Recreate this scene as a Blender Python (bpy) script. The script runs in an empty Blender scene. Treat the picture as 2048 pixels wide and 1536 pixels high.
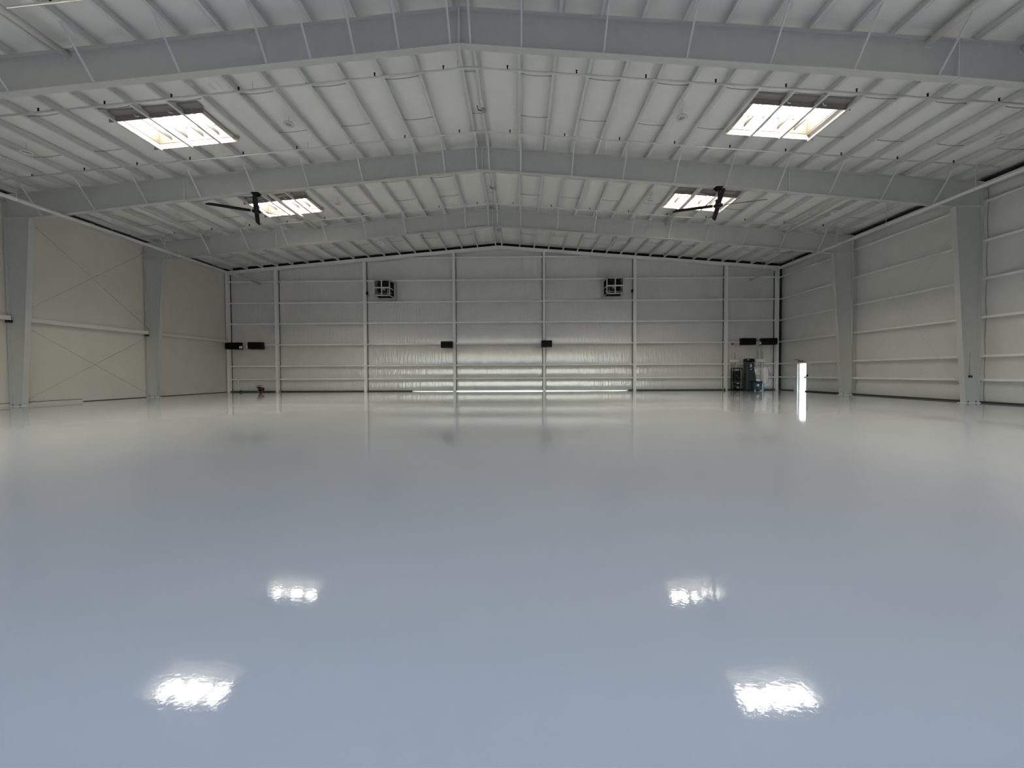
import bpy, math, random
from mathutils import Vector, Matrix
random.seed(7)
S = bpy.context.scene
COL = S.collection
R = math.radians

# ---------------------------------------------------------------- camera, world, sun, exposure
F_PX = 838.18                                   # focal length in pixels of the 2048 x 1536 frame
cam_d = bpy.data.cameras.new('camera'); cam = bpy.data.objects.new('camera', cam_d); COL.objects.link(cam)
cam_d.sensor_fit = 'HORIZONTAL'; cam_d.sensor_width = 36.0; cam_d.lens = 36.0 * F_PX / 2048.0
cam_d.clip_start = 0.05; cam_d.clip_end = 2000
CX, CH, YAW, PIT, ROL = 1.7524, 1.5119, 0.0192, -0.0256, 0.0049
cam.matrix_world = (Matrix.Translation((CX, 0, CH)) @ Matrix.Rotation(YAW, 4, 'Z') @
                    Matrix.Rotation(math.pi / 2 + PIT, 4, 'X') @ Matrix.Rotation(-ROL, 4, 'Z'))
S.camera = cam

SKY_STRENGTH, SUN_STRENGTH, PANE_STRENGTH = 0.50, 5.0, 40.0
DOOR_X0, DOOR_X1, DOOR_Z = -17.0, 19.0, 4.2     # the big hangar door opening behind the photographer
world = bpy.data.worlds.new('World'); S.world = world; world.use_nodes = True
wn = world.node_tree.nodes; wl = world.node_tree.links; wn.clear()
wo = wn.new('ShaderNodeOutputWorld'); wb = wn.new('ShaderNodeBackground'); ws = wn.new('ShaderNodeTexSky')
ws.sky_type = 'NISHITA'; ws.sun_disc = False; ws.sun_elevation = R(62); ws.sun_rotation = R(180)
ws.air_density = 1.0; ws.dust_density = 0.5; ws.ozone_density = 1.0
wb.inputs['Strength'].default_value = SKY_STRENGTH
wl.new(ws.outputs['Color'], wb.inputs['Color']); wl.new(wb.outputs[0], wo.inputs['Surface'])

sun_d = bpy.data.lights.new('sun', 'SUN'); sun = bpy.data.objects.new('sun', sun_d); COL.objects.link(sun)
sun_d.energy = SUN_STRENGTH; sun_d.angle = R(0.6); sun_d.color = (1.0, 0.94, 0.84)
sun.rotation_euler = Vector((-0.12, 0.10, -0.985)).to_track_quat('-Z', 'Y').to_euler()

S.view_settings.view_transform = 'Standard'; S.view_settings.look = 'None'
S.view_settings.gamma = 1.0; S.view_settings.use_curve_mapping = False
S.view_settings.exposure = 0.25
try:
    S.cycles.max_bounces = 8; S.cycles.diffuse_bounces = 6; S.cycles.glossy_bounces = 4; S.cycles.sample_clamp_indirect = 5.0
except Exception:
    pass

# ---------------------------------------------------------------- materials
MAT = {}
def mat(name, col, rough=0.5, metal=0.0, spec=0.5, emit=None, noise=None, bump=None, coat=0.0):
    """principled; noise=(scale, amount) varies the paint, bump=(scale, strength, distance, stretch)"""
    m = bpy.data.materials.new(name); m.use_nodes = True
    nt = m.node_tree; b = nt.nodes['Principled BSDF']
    b.inputs['Base Color'].default_value = (*col, 1); b.inputs['Roughness'].default_value = rough
    b.inputs['Metallic'].default_value = metal; b.inputs['Specular IOR Level'].default_value = spec
    b.inputs['Coat Weight'].default_value = coat
    tc = nt.nodes.new('ShaderNodeTexCoord')
    if emit:
        b.inputs['Emission Color'].default_value = (*emit[0], 1); b.inputs['Emission Strength'].default_value = emit[1]
    if noise:
        n = nt.nodes.new('ShaderNodeTexNoise'); n.inputs['Scale'].default_value = noise[0]; n.inputs['Detail'].default_value = 4
        nt.links.new(tc.outputs['Object'], n.inputs['Vector'])
        r = nt.nodes.new('ShaderNodeValToRGB')
        a = noise[1]
        r.color_ramp.elements[0].position = 0.3; r.color_ramp.elements[1].position = 0.7
        r.color_ramp.elements[0].color = (*[c * (1 - a) for c in col], 1)
        r.color_ramp.elements[1].color = (*[min(1, c * (1 + a)) for c in col], 1)
        nt.links.new(n.outputs['Fac'], r.inputs['Fac']); nt.links.new(r.outputs['Color'], b.inputs['Base Color'])
    if bump:
        mp = nt.nodes.new('ShaderNodeMapping'); mp.inputs['Scale'].default_value = bump[3]
        n2 = nt.nodes.new('ShaderNodeTexNoise'); n2.inputs['Scale'].default_value = bump[0]; n2.inputs['Detail'].default_value = 3
        bp = nt.nodes.new('ShaderNodeBump'); bp.inputs['Strength'].default_value = bump[1]; bp.inputs['Distance'].default_value = bump[2]
        nt.links.new(tc.outputs['Object'], mp.inputs['Vector']); nt.links.new(mp.outputs[0], n2.inputs['Vector'])
        nt.links.new(n2.outputs['Fac'], bp.inputs['Height']); nt.links.new(bp.outputs[0], b.inputs['Normal'])
    MAT[name] = m
    return m

mat('white_steel', (0.71, 0.72, 0.71), 0.42, noise=(2.5, 0.03))
mat('bright_steel', (0.92, 0.92, 0.90), 0.4, noise=(2.5, 0.03))
mat('trim_brown', (0.30, 0.28, 0.26), 0.5, noise=(4, 0.06))
mat('frame_steel', (0.56, 0.568, 0.55), 0.42, noise=(2.5, 0.03))
mat('white_pipe', (0.78, 0.77, 0.73), 0.38, noise=(6, 0.03))
mat('facing', (0.75, 0.745, 0.72), 0.28, spec=0.7, noise=(1.2, 0.03), bump=(3.0, 0.35, 0.02, (3.0, 3.0, 0.7)))
mat('wall_facing', (0.77, 0.765, 0.745), 0.19, metal=0.14, spec=1.0, noise=(1.0, 0.03), bump=(2.2, 0.85, 0.03, (3.4, 3.4, 0.5)))
mat('roof_facing', (0.90, 0.90, 0.87), 0.45, noise=(1.5, 0.02), bump=(2.5, 0.3, 0.02, (2.0, 0.7, 1.0)))
mat('liner', (0.75, 0.72, 0.66), 0.55, noise=(0.9, 0.03))
mat('sheet', (0.55, 0.55, 0.53), 0.6, noise=(2, 0.05))
mat('gap_shade', (0.05, 0.05, 0.05), 0.7, noise=(4, 0.1))  # wall sheet painted near black to put shade in the gaps beside columns
mat('shade_shutter_black', (0.012, 0.012, 0.013), 0.8, noise=(9, 0.2))  # black for the shade in eave and rafter voids; also the exhaust shutters
mat('base_dark', (0.04, 0.037, 0.033), 0.7, noise=(7, 0.3))
mat('black_metal', (0.004, 0.004, 0.004), 0.5, spec=0.2, noise=(8, 0.25))
mat('black_satin', (0.006, 0.006, 0.006), 0.4, spec=0.25, noise=(10, 0.2))
mat('dark_grille', (0.035, 0.034, 0.03), 0.5, noise=(9, 0.3))
mat('galv', (0.48, 0.49, 0.49), 0.35, metal=0.6, noise=(9, 0.1))
mat('pale_plastic', (0.90, 0.885, 0.85), 0.4, noise=(9, 0.04))
mat('green_enamel', (0.030, 0.048, 0.050), 0.35, noise=(5, 0.2))
mat('teal_enamel', (0.045, 0.085, 0.105), 0.35, noise=(6, 0.2))
mat('pinkish_white', (0.90, 0.82, 0.79), 0.35, noise=(5, 0.04))
mat('red_paint', (0.045, 0.005, 0.005), 0.4, noise=(9, 0.2))
mat('exit_red', (0.22, 0.05, 0.045), 0.4, noise=(12, 0.1))
mat('sticker', (0.85, 0.85, 0.85), 0.5, noise=(20, 0.03))
mat('bulb', (0.9, 0.9, 0.88), 0.15, noise=(20, 0.02))
mat('door_paint', (0.70, 0.68, 0.60), 0.45, noise=(4, 0.04))
mat('concrete', (0.42, 0.40, 0.36), 0.85, noise=(0.8, 0.12), bump=(6, 0.3, 0.01, (1, 1, 1)))
mat('apron_dark', (0.085, 0.085, 0.085), 0.9, noise=(1.5, 0.15), bump=(8, 0.3, 0.01, (1, 1, 1)))  # dark so the unseen front apron bounces little light
mat('curb_paint', (0.075, 0.068, 0.052), 0.6, noise=(4, 0.06))
mat('bar_paint', (0.03, 0.028, 0.025), 0.5, noise=(6, 0.1))
mat('pane', (0.85, 0.85, 0.82), 0.4, emit=((1.0, 0.945, 0.845), PANE_STRENGTH), noise=(3, 0.02))

# floor: poured glossy epoxy, mirror-like with a faint orange peel
fm = mat('epoxy', (0.60, 0.61, 0.62), 0.05, spec=0.5)
nt = fm.node_tree; bs = nt.nodes['Principled BSDF']
tc = nt.nodes.new('ShaderNodeTexCoord')
na = nt.nodes.new('ShaderNodeTexNoise'); na.inputs['Scale'].default_value = 0.22; na.inputs['Detail'].default_value = 3
nt.links.new(tc.outputs['Object'], na.inputs['Vector'])
cr = nt.nodes.new('ShaderNodeValToRGB')
cr.color_ramp.elements[0].position = 0.3; cr.color_ramp.elements[0].color = (0.575, 0.58, 0.59, 1)
cr.color_ramp.elements[1].position = 0.7; cr.color_ramp.elements[1].color = (0.60, 0.605, 0.615, 1)
nt.links.new(na.outputs['Fac'], cr.inputs['Fac']); nt.links.new(cr.outputs['Color'], bs.inputs['Base Color'])
nb = nt.nodes.new('ShaderNodeTexNoise'); nb.inputs['Scale'].default_value = 38; nb.inputs['Detail'].default_value = 2
nt.links.new(tc.outputs['Object'], nb.inputs['Vector'])
nc = nt.nodes.new('ShaderNodeTexNoise'); nc.inputs['Scale'].default_value = 0.9; nc.inputs['Detail'].default_value = 2
nt.links.new(tc.outputs['Object'], nc.inputs['Vector'])
b1 = nt.nodes.new('ShaderNodeBump'); b1.inputs['Strength'].default_value = 0.045; b1.inputs['Distance'].default_value = 0.004
b2 = nt.nodes.new('ShaderNodeBump'); b2.inputs['Strength'].default_value = 0.03; b2.inputs['Distance'].default_value = 0.02
nt.links.new(nb.outputs['Fac'], b1.inputs['Height']); nt.links.new(nc.outputs['Fac'], b2.inputs['Height'])
nt.links.new(b2.outputs[0], b1.inputs['Normal']); nt.links.new(b1.outputs[0], bs.inputs['Normal'])

# ---------------------------------------------------------------- mesh helpers
class MB:
    def __init__(self): self.v = []; self.f = []
    def quad_box(self, c8):
        n = len(self.v); self.v += [tuple(p) for p in c8]
        self.f += [tuple(n + i for i in q) for q in ((0,3,2,1),(4,5,6,7),(0,1,5,4),(1,2,6,5),(2,3,7,6),(3,0,4,7))]
        return self
    def box(self, x0, x1, y0, y1, z0, z1):
        return self.quad_box([(x0,y0,z0),(x1,y0,z0),(x1,y1,z0),(x0,y1,z0),(x0,y0,z1),(x1,y0,z1),(x1,y1,z1),(x0,y1,z1)])
    def prism_y(self, pts, y0, y1):
        """closed polygon of (x, z), counter-clockwise seen from -y, extruded along y"""
        n = len(self.v); k = len(pts)
        self.v += [(x, y0, z) for x, z in pts] + [(x, y1, z) for x, z in pts]
        self.f.append(tuple(range(n, n + k))); self.f.append(tuple(range(n + 2 * k - 1, n + k - 1, -1)))
        for i in range(k):
            j = (i + 1) % k; self.f.append((n + i, n + k + i, n + k + j, n + j))
        return self
    def prism_x(self, pts, x0, x1):
        """closed polygon of (y, z) extruded along x"""
        n = len(self.v); k = len(pts)
        self.v += [(x0, y, z) for y, z in pts] + [(x1, y, z) for y, z in pts]
        self.f.append(tuple(range(n + k - 1, n - 1, -1))); self.f.append(tuple(range(n + k, n + 2 * k)))
        for i in range(k):
            j = (i + 1) % k; self.f.append((n + i, n + j, n + k + j, n + k + i))
        return self
    def bar(self, a, b, w, h, up=(0, 0, 1)):
        a = Vector(a); b = Vector(b); d = (b - a).normalized(); u = Vector(up)
        s = d.cross(u)
        if s.length < 1e-4: s = d.cross(Vector((1, 0, 0)))
        s.normalize(); t = s.cross(d).normalized(); s = s * (w / 2); t = t * (h / 2)
        return self.quad_box([a - s - t, a + s - t, b + s - t, b - s - t, a - s + t, a + s + t, b + s + t, b - s + t])
    def tube(self, pts, r, n=10, cap=True):
        pts = [Vector(p) for p in pts]; base = len(self.v); m = len(pts)
        rr = r if isinstance(r, (list, tuple)) else [r] * m
        for i, p in enumerate(pts):
            if i == 0: d = pts[1] - p
            elif i == m - 1: d = p - pts[i - 1]
            else: d = (pts[i + 1] - p).normalized() + (p - pts[i - 1]).normalized()
            d.normalize()
            ref = Vector((0, 0, 1)) if abs(d.z) < 0.9 else Vector((1, 0, 0))
            s = d.cross(ref).normalized(); t = s.cross(d)
            for k in range(n):
                a = 2 * math.pi * k / n
                self.v.append(tuple(p + (s * math.cos(a) + t * math.sin(a)) * rr[i]))
        for i in range(m - 1):
            for k in range(n):
                k2 = (k + 1) % n
                self.f.append((base + i*n + k, base + i*n + k2, base + (i+1)*n + k2, base + (i+1)*n + k))
        if cap:
            self.f.append(tuple(base + k for k in range(n - 1, -1, -1)))
            self.f.append(tuple(base + (m - 1) * n + k for k in range(n)))
        return self
    def lathe(self, prof, c=(0, 0, 0), n=20):
        """profile of (r, z) turned about the vertical through c"""
        return self.tube([(c[0], c[1], c[2] + z) for r, z in prof], [max(r, 1e-4) for r, z in prof], n) if all(prof[i][1] < prof[i+1][1] for i in range(len(prof)-1)) else self._lathe(prof, c, n)
    def _lathe(self, prof, c, n):
        base = len(self.v); m = len(prof)
        for r, z in prof:
            for k in range(n):
                a = 2 * math.pi * k / n
                self.v.append((c[0] + r * math.cos(a), c[1] + r * math.sin(a), c[2] + z))
        for i in range(m - 1):
            for k in range(n):
                k2 = (k + 1) % n
                self.f.append((base + i*n + k, base + i*n + k2, base + (i+1)*n + k2, base + (i+1)*n + k))
        return self
    def grid(self, fn, nu, nv):
        base = len(self.v)
        for j in range(nv + 1):
            for i in range(nu + 1): self.v.append(tuple(fn(i / nu, j / nv)))
        for j in range(nv):
            for i in range(nu):
                a = base + j * (nu + 1) + i; self.f.append((a, a + 1, a + nu + 2, a + nu + 1))
        return self
    def mesh(self, name, m, smooth=False):
        me = bpy.data.meshes.new(name); me.from_pydata(self.v, [], self.f); me.update()
        me.materials.append(MAT[m])
        if smooth: me.shade_smooth()
        return me
    def build(self, name, m, parent=None, smooth=False, bevel=0.0):
        o = bpy.data.objects.new(name, self.mesh(name, m, smooth)); COL.objects.link(o)
        if parent: o.parent = parent
        if bevel:
            b = o.modifiers.new('bevel', 'BEVEL'); b.width = bevel; b.segments = 2; b.limit_method = 'ANGLE'
        return o

def put(name, me, parent=None, loc=(0, 0, 0), rot=(0, 0, 0)):
    o = bpy.data.objects.new(name, me); COL.objects.link(o); o.location = loc; o.rotation_euler = rot
    if parent: o.parent = parent
    return o
def tag(o, label=None, cat=None, group=None, kind=None):
    if label: o['label'] = label
    if cat: o['category'] = cat
    if group: o['group'] = group
    if kind: o['kind'] = kind
    return o
def thing(name, label, cat, loc=(0, 0, 0), rz=0.0, group=None, rot=None):
    o = bpy.data.objects.new(name, None); COL.objects.link(o); o.empty_display_size = 0.2
    o.location = loc; o.rotation_euler = rot if rot else (0, 0, rz)
    return tag(o, label, cat, group)
def copy_tree(o, parent=None):
    c = o.copy(); COL.objects.link(c); c.parent = parent
    for ch in list(o.children): copy_tree(ch, c)
    return c

# ---------------------------------------------------------------- the building (metres)
BAY = 7.62
D = 35.519                                       # plane of the back wall's columns
Y1, Y2, Y3 = D - 3 * BAY, D - 2 * BAY, D - BAY   # the three roof frames in view
YFRONT = D - 5 * BAY                             # the hangar door line behind the photographer
SL = 1 / 12.0                                    # roof slope
ZT = 12.28                                       # top of the frames at the ridge
PD = 0.25                                        # purlin depth
def zt(x): return ZT - SL * abs(x)
def zr(x): return ZT + PD - SL * abs(x)          # underside of the roof insulation
XW = 23.40                                       # outer face of the frame columns
GIRT_Z = (1.14, 2.26, 4.08, 5.88, 7.64, 9.46, 11.34)
COLS = (-19.05, -11.43, -3.81, 3.81, 11.43, 19.05)
PURL = [-1.80 - 1.315 * k for k in range(16, -1, -1)] + [-0.28, 0.32] + [1.82 + 1.205 * k for k in range(18)]

# ---- floor and outside ground
tag(MB().box(-24.0, 24.0, YFRONT - 0.1, D + 0.40, -0.25, 0.0).build('floor', 'epoxy'), kind='structure',
    label='glossy pale grey poured floor')
tag(MB().box(-160, 160, -160, 200, -0.35, -0.26).build('ground', 'concrete'), 'pale concrete apron around the hangar', kind='structure')
tag(MB().box(-40, 40, -60, YFRONT - 0.12, -0.26, -0.012).build('trim_3', 'apron_dark'), 'unseen apron before the hangar door, darkened to bounce less light', kind='structure')  # unseen apron, made dark to cut light bounced onto the frames
apron = MB().box(-40, 40, D + 0.42, D + 30, -0.26, -0.012).box(24.02, 60, YFRONT, D + 0.42, -0.26, -0.012)
tag(apron.build('trim_1', 'concrete'), 'concrete paving outside the walls', kind='structure')

# ---- roof: outer deck, insulation panels between the purlins, purlins, straps
SKY_L, SKY_R = (-13.60, -10.52), (10.60, 13.70)          # skylight openings across
SKY_Y = {1: (8.20, 10.12), 2: (15.98, 17.90), 3: (23.76, 25.66)}   # and along the hangar, one per bay, the first unseen and added for light
deck = MB()
def slope_box(mb, xa, xb, ya, yb, z0, z1):
    mb.quad_box([(xa,ya,zr(xa)+z0),(xb,ya,zr(xb)+z0),(xb,yb,zr(xb)+z0),(xa,yb,zr(xa)+z0),
                 (xa,ya,zr(xa)+z1),(xb,ya,zr(xb)+z1),(xb,yb,zr(xb)+z1),(xa,yb,zr(xa)+z1)])
ye0, ye1 = YFRONT - 0.1, D + 0.40
ys = [ye0] + [v for k in (1, 2, 3) for v in (SKY_Y[k][0] - 0.03, SKY_Y[k][1] + 0.03)] + [ye1]
for sx, (sa, sb) in ((-1, SKY_L), (1, SKY_R)):
    sa -= 0.03; sb += 0.03; e = 24.0 * sx
    slope_box(deck, min(0, sa if sx > 0 else sb), max(0, sa if sx > 0 else sb), ye0, ye1, 0.10, 0.22)
    slope_box(deck, min(e, sb if sx > 0 else sa), max(e, sb if sx > 0 else sa), ye0, ye1, 0.10, 0.22)
    for i in (0, 2, 4, 6): slope_box(deck, sa, sb, ys[i], ys[i + 1], 0.10, 0.22)
ceiling = tag(deck.build('ceiling', 'sheet'), 'low-pitched white hangar roof seen from below', kind='structure')

def roof_panel(xa, xb, ya, yb, sag=0.035):
    if xb - xa < 0.05 or yb - ya < 0.05: return
    def fn(u, v):
        x = xa + (xb - xa) * u; y = ya + (yb - ya) * v
        s = sag * (1 - (2 * u - 1) ** 4) * (1 - (2 * v - 1) ** 8)
        return (x, y, zr(x) + 0.06 - s)
    MB().grid(fn, 4, 6).build('insulation_panel', 'roof_facing', ceiling, True)
bays = ((YFRONT, Y1 - BAY), (Y1 - BAY, Y1), (Y1, Y2), (Y2, Y3), (Y3, D + 0.25))
edges = [-23.7] + PURL + [23.75]
for bi, (ya, yb) in enumerate(bays):
    for i in range(len(edges) - 1):
        xa, xb = edges[i], edges[i + 1]
        sy = SKY_Y.get(bi)
        rng = SKY_L if xb < 0 else SKY_R
        if sy and xb > rng[0] and xa < rng[1]:
            roof_panel(xa, xb, ya, sy[0]); roof_panel(xa, xb, sy[1], yb)
            roof_panel(xa, min(xb, rng[0]), sy[0], sy[1], 0.01); roof_panel(max(xa, rng[1]), xb, sy[0], sy[1], 0.01)
        else:
            roof_panel(xa, xb, ya, yb, 0.12 if xa == -0.28 else 0.035)
def purlin_mesh(flip):
    """Z purlin, origin at the foot of its web; flip turns the bottom flange to the other side"""
    s = flip; L0, L1 = YFRONT + 0.05, D + 0.22
    m = MB(); t = 0.016
    m.box(-t / 2, t / 2, L0, L1, 0, PD)
    m.box(*sorted((0, -s * 0.085)), L0, L1, 0, t); m.box(*sorted((-s * 0.085, -s * (0.085 + t * 0.7))), L0, L1, 0, 0.03)
    m.box(*sorted((0, s * 0.085)), L0, L1, PD - t, PD)
    return m.mesh('purlin', 'white_steel')
pm = {-1: purlin_mesh(-1), 1: purlin_mesh(1)}
for x in PURL: put('purlin', pm[1 if x > 0 else -1], ceiling, (x, 0, zt(x)))
def strap(xa, xb, y, bow):
    pts = [(xa + (xb - xa) * k / 4, y + bow * (1 - (k / 2 - 1) ** 2), zt((xa + xb) / 2) + 0.10 + (zt(xa + (xb - xa) * k / 4) - zt((xa + xb) / 2)) - 0.01 * (1 - (k / 2 - 1) ** 2)) for k in range(5)]
    MB().tube(pts, 0.016, 6).build('purlin_strap', 'galv', ceiling, True)
iR = PURL.index(1.82); iL = PURL.index(-1.80)
for y0 in (Y1, Y2, Y3):
    for dy in ((5.04, 2.62) if y0 < Y3 else (4.5,)):
        gaps = [(PURL[i], PURL[i + 1]) for i in range(iR, len(PURL) - 1, 2)] + [(PURL[i - 1], PURL[i]) for i in range(iL, 0, -2)] + [(-0.28, 0.32)]
        for a, b in gaps:
            bi = 2 if y0 == Y1 else 3
            rng = SKY_L if a < 0 else SKY_R
            if y0 < Y3 and b > rng[0] and a < rng[1] and SKY_Y[bi][0] - 0.2 < y0 + dy < SKY_Y[bi][1] + 0.2: continue
            strap(a, b, y0 + dy, 0.05)

# ---- back wall: sheet, columns, girts, bulging insulation, end rafter, painted shade strip
GAP = [(x, z * 0.55) for x, z in [(-7.6, 0.0), (-7.0, 0.05), (-6.2, 0.07), (-5.6, 0.05), (-5.0, 0.09), (-4.2, 0.06), (-3.4, 0.12), (0.5, 0.115), (2.2, 0.13),
       (5.0, 0.10), (7.0, 0.085), (8.3, 0.045), (9.2, 0.07), (10.2, 0.075), (11.0, 0.0)]]
ws_pts = [(-24.0, -0.02), (-7.6, -0.02)] + GAP + [(11.0, -0.02), (24.0, -0.02), (24.0, zr(24.0) + 0.1), (0, zr(0) + 0.1), (-24.0, zr(24.0) + 0.1)]
wall_back = tag(MB().prism_y(ws_pts, D + 0.355, D + 0.39).build('wall_back', 'gap_shade'), 'back wall of white insulation between girts and columns', kind='structure')
def gapz(x):
    for (xa, za), (xb, zb) in zip(GAP[:-1], GAP[1:]):
        if xa <= x <= xb: return za + (zb - za) * (x - xa) / (xb - xa)
    return 0.0
xs = (-XW,) + COLS + (XW,)
rows = (0.0,) + GIRT_Z
for i in range(len(xs) - 1):
    xa, xb = xs[i] + (0.165 if i else 0.30), xs[i + 1] - (0.165 if i < len(xs) - 2 else 0.30)
    for j, z0 in enumerate(rows):
        z1 = rows[j + 1] if j + 1 < len(rows) else 99
        top = max(zt(xa), zt(xb))
        if z0 > top - 0.1: continue
        wid = xb - xa; ns = max(2, round(wid / 1.27))
        def fn(u, v, xa=xa, xb=xb, z0=z0, z1=z1, ns=ns, j=j, i=i):
            x = xa + (xb - xa) * u
            lo = max(z0, gapz(x)) if j == 0 else z0
            hi = max(lo + 0.02, min(z1, zr(x) - 0.05)); z = lo + (hi - lo) * v
            p = (u * ns) % 1.0; seam = 0.012 * max(0, 1 - min(p, 1 - p) * 12)
            w = 0.008 * math.sin(17.3 * x + 3 * j) * math.sin(2.1 * z + i)
            bul = (0.075 if j < 2 else 0.055 if j == 2 else 0.03) * (1 - abs(2 * v - 1) ** 3.0)
            return (x, D + 0.335 - bul + seam * (bul / 0.075) + w * (bul / 0.075), z)
        MB().grid(fn, ns * 8, 8).build('insulation_panel', 'wall_facing', wall_back, True)
def girt_x(xa, xb, z, y, parent, lip=0.09):
    m = MB(); m.box(xa, xb, y, y + 0.27, z - 0.008, z + 0.008); m.box(xa, xb, y - 0.014, y, z - lip, z + 0.008); m.box(xa, xb, y - 0.014, y + 0.02, z - lip - 0.012, z - lip)
    m.build('girt', 'bright_steel', parent)
for i in range(len(xs) - 1):
    for z in GIRT_Z:
        xa, xb = xs[i] + 0.03, xs[i + 1] - 0.03
        lim = (ZT - 0.3 - z - 0.0) / SL                         # the rafter cuts the top girt
        xa, xb = max(xa, -lim), min(xb, lim)
        if xb - xa > 0.3: girt_x(xa, xb, z, D + 0.03, wall_back)
for x in COLS + (-XW + 0.13, XW - 0.13):
    top = zt(x) - 0.28; m = MB(); w = 0.115
    m.box(x - w, x + w, D - 0.012, D + 0.012, 0.012, top); m.box(x - 0.008, x + 0.008, D, D + 0.25, 0.012, top); m.box(x - w, x + w, D + 0.24, D + 0.262, 0.012, top)
    c = m.build('wall_column', 'bright_steel', wall_back)
    MB().box(x - 0.16, x + 0.16, D - 0.06, D + 0.28, 0.0, 0.018).build('base_plate', 'white_steel', c)
for s in (-1, 1):
    m = MB()
    a, b = (0.0, XW) if s > 0 else (-XW, 0.0)
    def rb(ya, yb, z0, z1):
        m.quad_box([(a,ya,zt(a)+z0),(b,ya,zt(b)+z0),(b,yb,zt(b)+z0),(a,yb,zt(a)+z0),(a,ya,zt(a)+z1),(b,ya,zt(b)+z1),(b,yb,zt(b)+z1),(a,yb,zt(a)+z1)])
    rb(D - 0.03, D + 0.20, -0.29, -0.275); rb(D - 0.03, D + 0.20, -0.03, -0.015); rb(D + 0.02, D + 0.032, -0.29, -0.015)
    m.build('end_rafter', 'bright_steel', wall_back)
    m = MB(); rb(D + 0.24, D + 0.26, -0.015, PD - 0.02); m.build('shade_strip', 'shade_shutter_black', wall_back)  # black strip paints the shade of the void above the rafter
    m = MB(); rb(D - 0.06, D + 0.0, PD - 0.045, PD - 0.005); m.build('edge_trim', 'white_pipe', wall_back)
# dark base strips of the back wall, left out where daylight comes under it
m = MB()
for a, b in ((-XW, -7.5), (10.95, XW)): m.box(a, b, D + 0.14, D + 0.34, 0.0, 0.085)
tag(m.build('baseboard_back', 'base_dark'), 'dark strip along the foot of the back wall', kind='structure')

# ---- right wall: sheet with a doorway, girts, insulation, dark foot
DY0, DY1, DZ = 32.58, 33.62, 2.20
m = MB(); xo = 23.80
m.box(xo, xo + 0.06, YFRONT - 0.1, DY0, -0.02, 11.0).box(xo, xo + 0.06, DY1, D + 0.40, -0.02, 11.0).box(xo, xo + 0.06, DY0, DY1, DZ, 11.0)
wall_right = tag(m.build('wall_right', 'sheet'), 'side wall of white insulation with horizontal girts and an open door', kind='structure')
ybr = (YFRONT, Y1 - BAY, Y1, Y2, Y3, D + 0.2)
def side_panel(ya, yb, z0, z1, ph):
    ns = max(1, round((yb - ya) / 1.27))
    def fn(u, v):
        y = ya + (yb - ya) * u; z = z0 + (z1 - z0) * v
        p = (u * ns) % 1.0; seam = 0.010 * max(0, 1 - min(p, 1 - p) * 12)
        bul = 0.06 * (1 - abs(2 * v - 1) ** 3)
        return (23.775 - bul + seam, y, z)
    MB().grid(fn, ns * 6, 6).build('insulation_panel', 'facing', wall_right, True)
for k in range(5):
    for j in range(7):
        z0 = rows[j]; z1 = rows[j + 1] if j < 6 else 10.45
        z1 = min(z1, 10.45)
        ya, yb = ybr[k] + 0.01, ybr[k + 1] - 0.01
        if k == 4 and j < 2:
            side_panel(ya, DY0 - 0.06, z0, z1, j); side_panel(DY1 + 0.06, yb, z0, z1, j)
        else: side_panel(ya, yb, z0, z1, j)
def girt_y(ya, yb, z):
    m = MB(); x = 23.50
    m.box(x, x + 0.27, ya, yb, z - 0.008, z + 0.008); m.box(x - 0.014, x, ya, yb, z - 0.09, z + 0.008); m.box(x - 0.014, x + 0.02, ya, yb, z - 0.102, z - 0.09)
    m.build('girt', 'bright_steel', wall_right)
for z in GIRT_Z[:-1]:
    for k in range(1, 5):
        ya, yb = ybr[k] + 0.004, ybr[k + 1] - 0.004
        if k == 4 and z < DZ + 0.03: girt_y(ya, DY0 - 0.08, z); girt_y(DY1 + 0.08, yb, z)
        else: girt_y(ya, yb, z)
MB().box(23.42, 23.62, Y1 - BAY, D + 0.1, 10.08, 10.30).build('eave_strut', 'white_steel', wall_right)
MB().box(23.50, 23.74, Y1 - BAY, D + 0.1, 10.31, 10.48).build('shade_strip', 'shade_shutter_black', wall_right)  # black strip painted in for the shade at the eave
tag(MB().box(23.56, 23.76, YFRONT, DY0 - 0.08, 0, 0.075).box(23.56, 23.76, DY1 + 0.5, D + 0.3, 0, 0.06).build('baseboard_right', 'base_dark'), 'dark strip along the foot of the girted wall', kind='structure')
# doorway
door = tag(MB().box(23.70, 23.87, DY0 - 0.07, DY0, 0, DZ + 0.06).box(23.70, 23.87, DY1, DY1 + 0.07, 0, DZ + 0.06).box(23.70, 23.87, DY0, DY1, DZ, DZ + 0.06).build('door_1', 'door_paint'),
           'open personnel door full of daylight', kind='structure')
leaf = MB().box(0, 0.98, -0.025, 0.025, 0.02, DZ - 0.01).build('door_leaf', 'door_paint', door)
leaf.location = (23.89, DY1 + 0.02, 0); leaf.rotation_euler = (0, 0, R(60))
MB().tube([(0.84, -0.09, 1.0), (0.84, -0.02, 1.0)], 0.02, 8).bar((0.84, -0.09, 1.0), (0.69, -0.09, 1.0), 0.03, 0.03).build('door_handle', 'galv', leaf)
MB().box(23.64, 23.71, DY0 - 0.20, DY0 - 0.08, 1.05, 1.30).build('push_plate', 'black_satin', door)
MB().tube([(24.5, 33.06, 0.02), (24.5, 33.06, 2.3)], 0.022, 8).build('door_post', 'base_dark', door)

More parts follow.
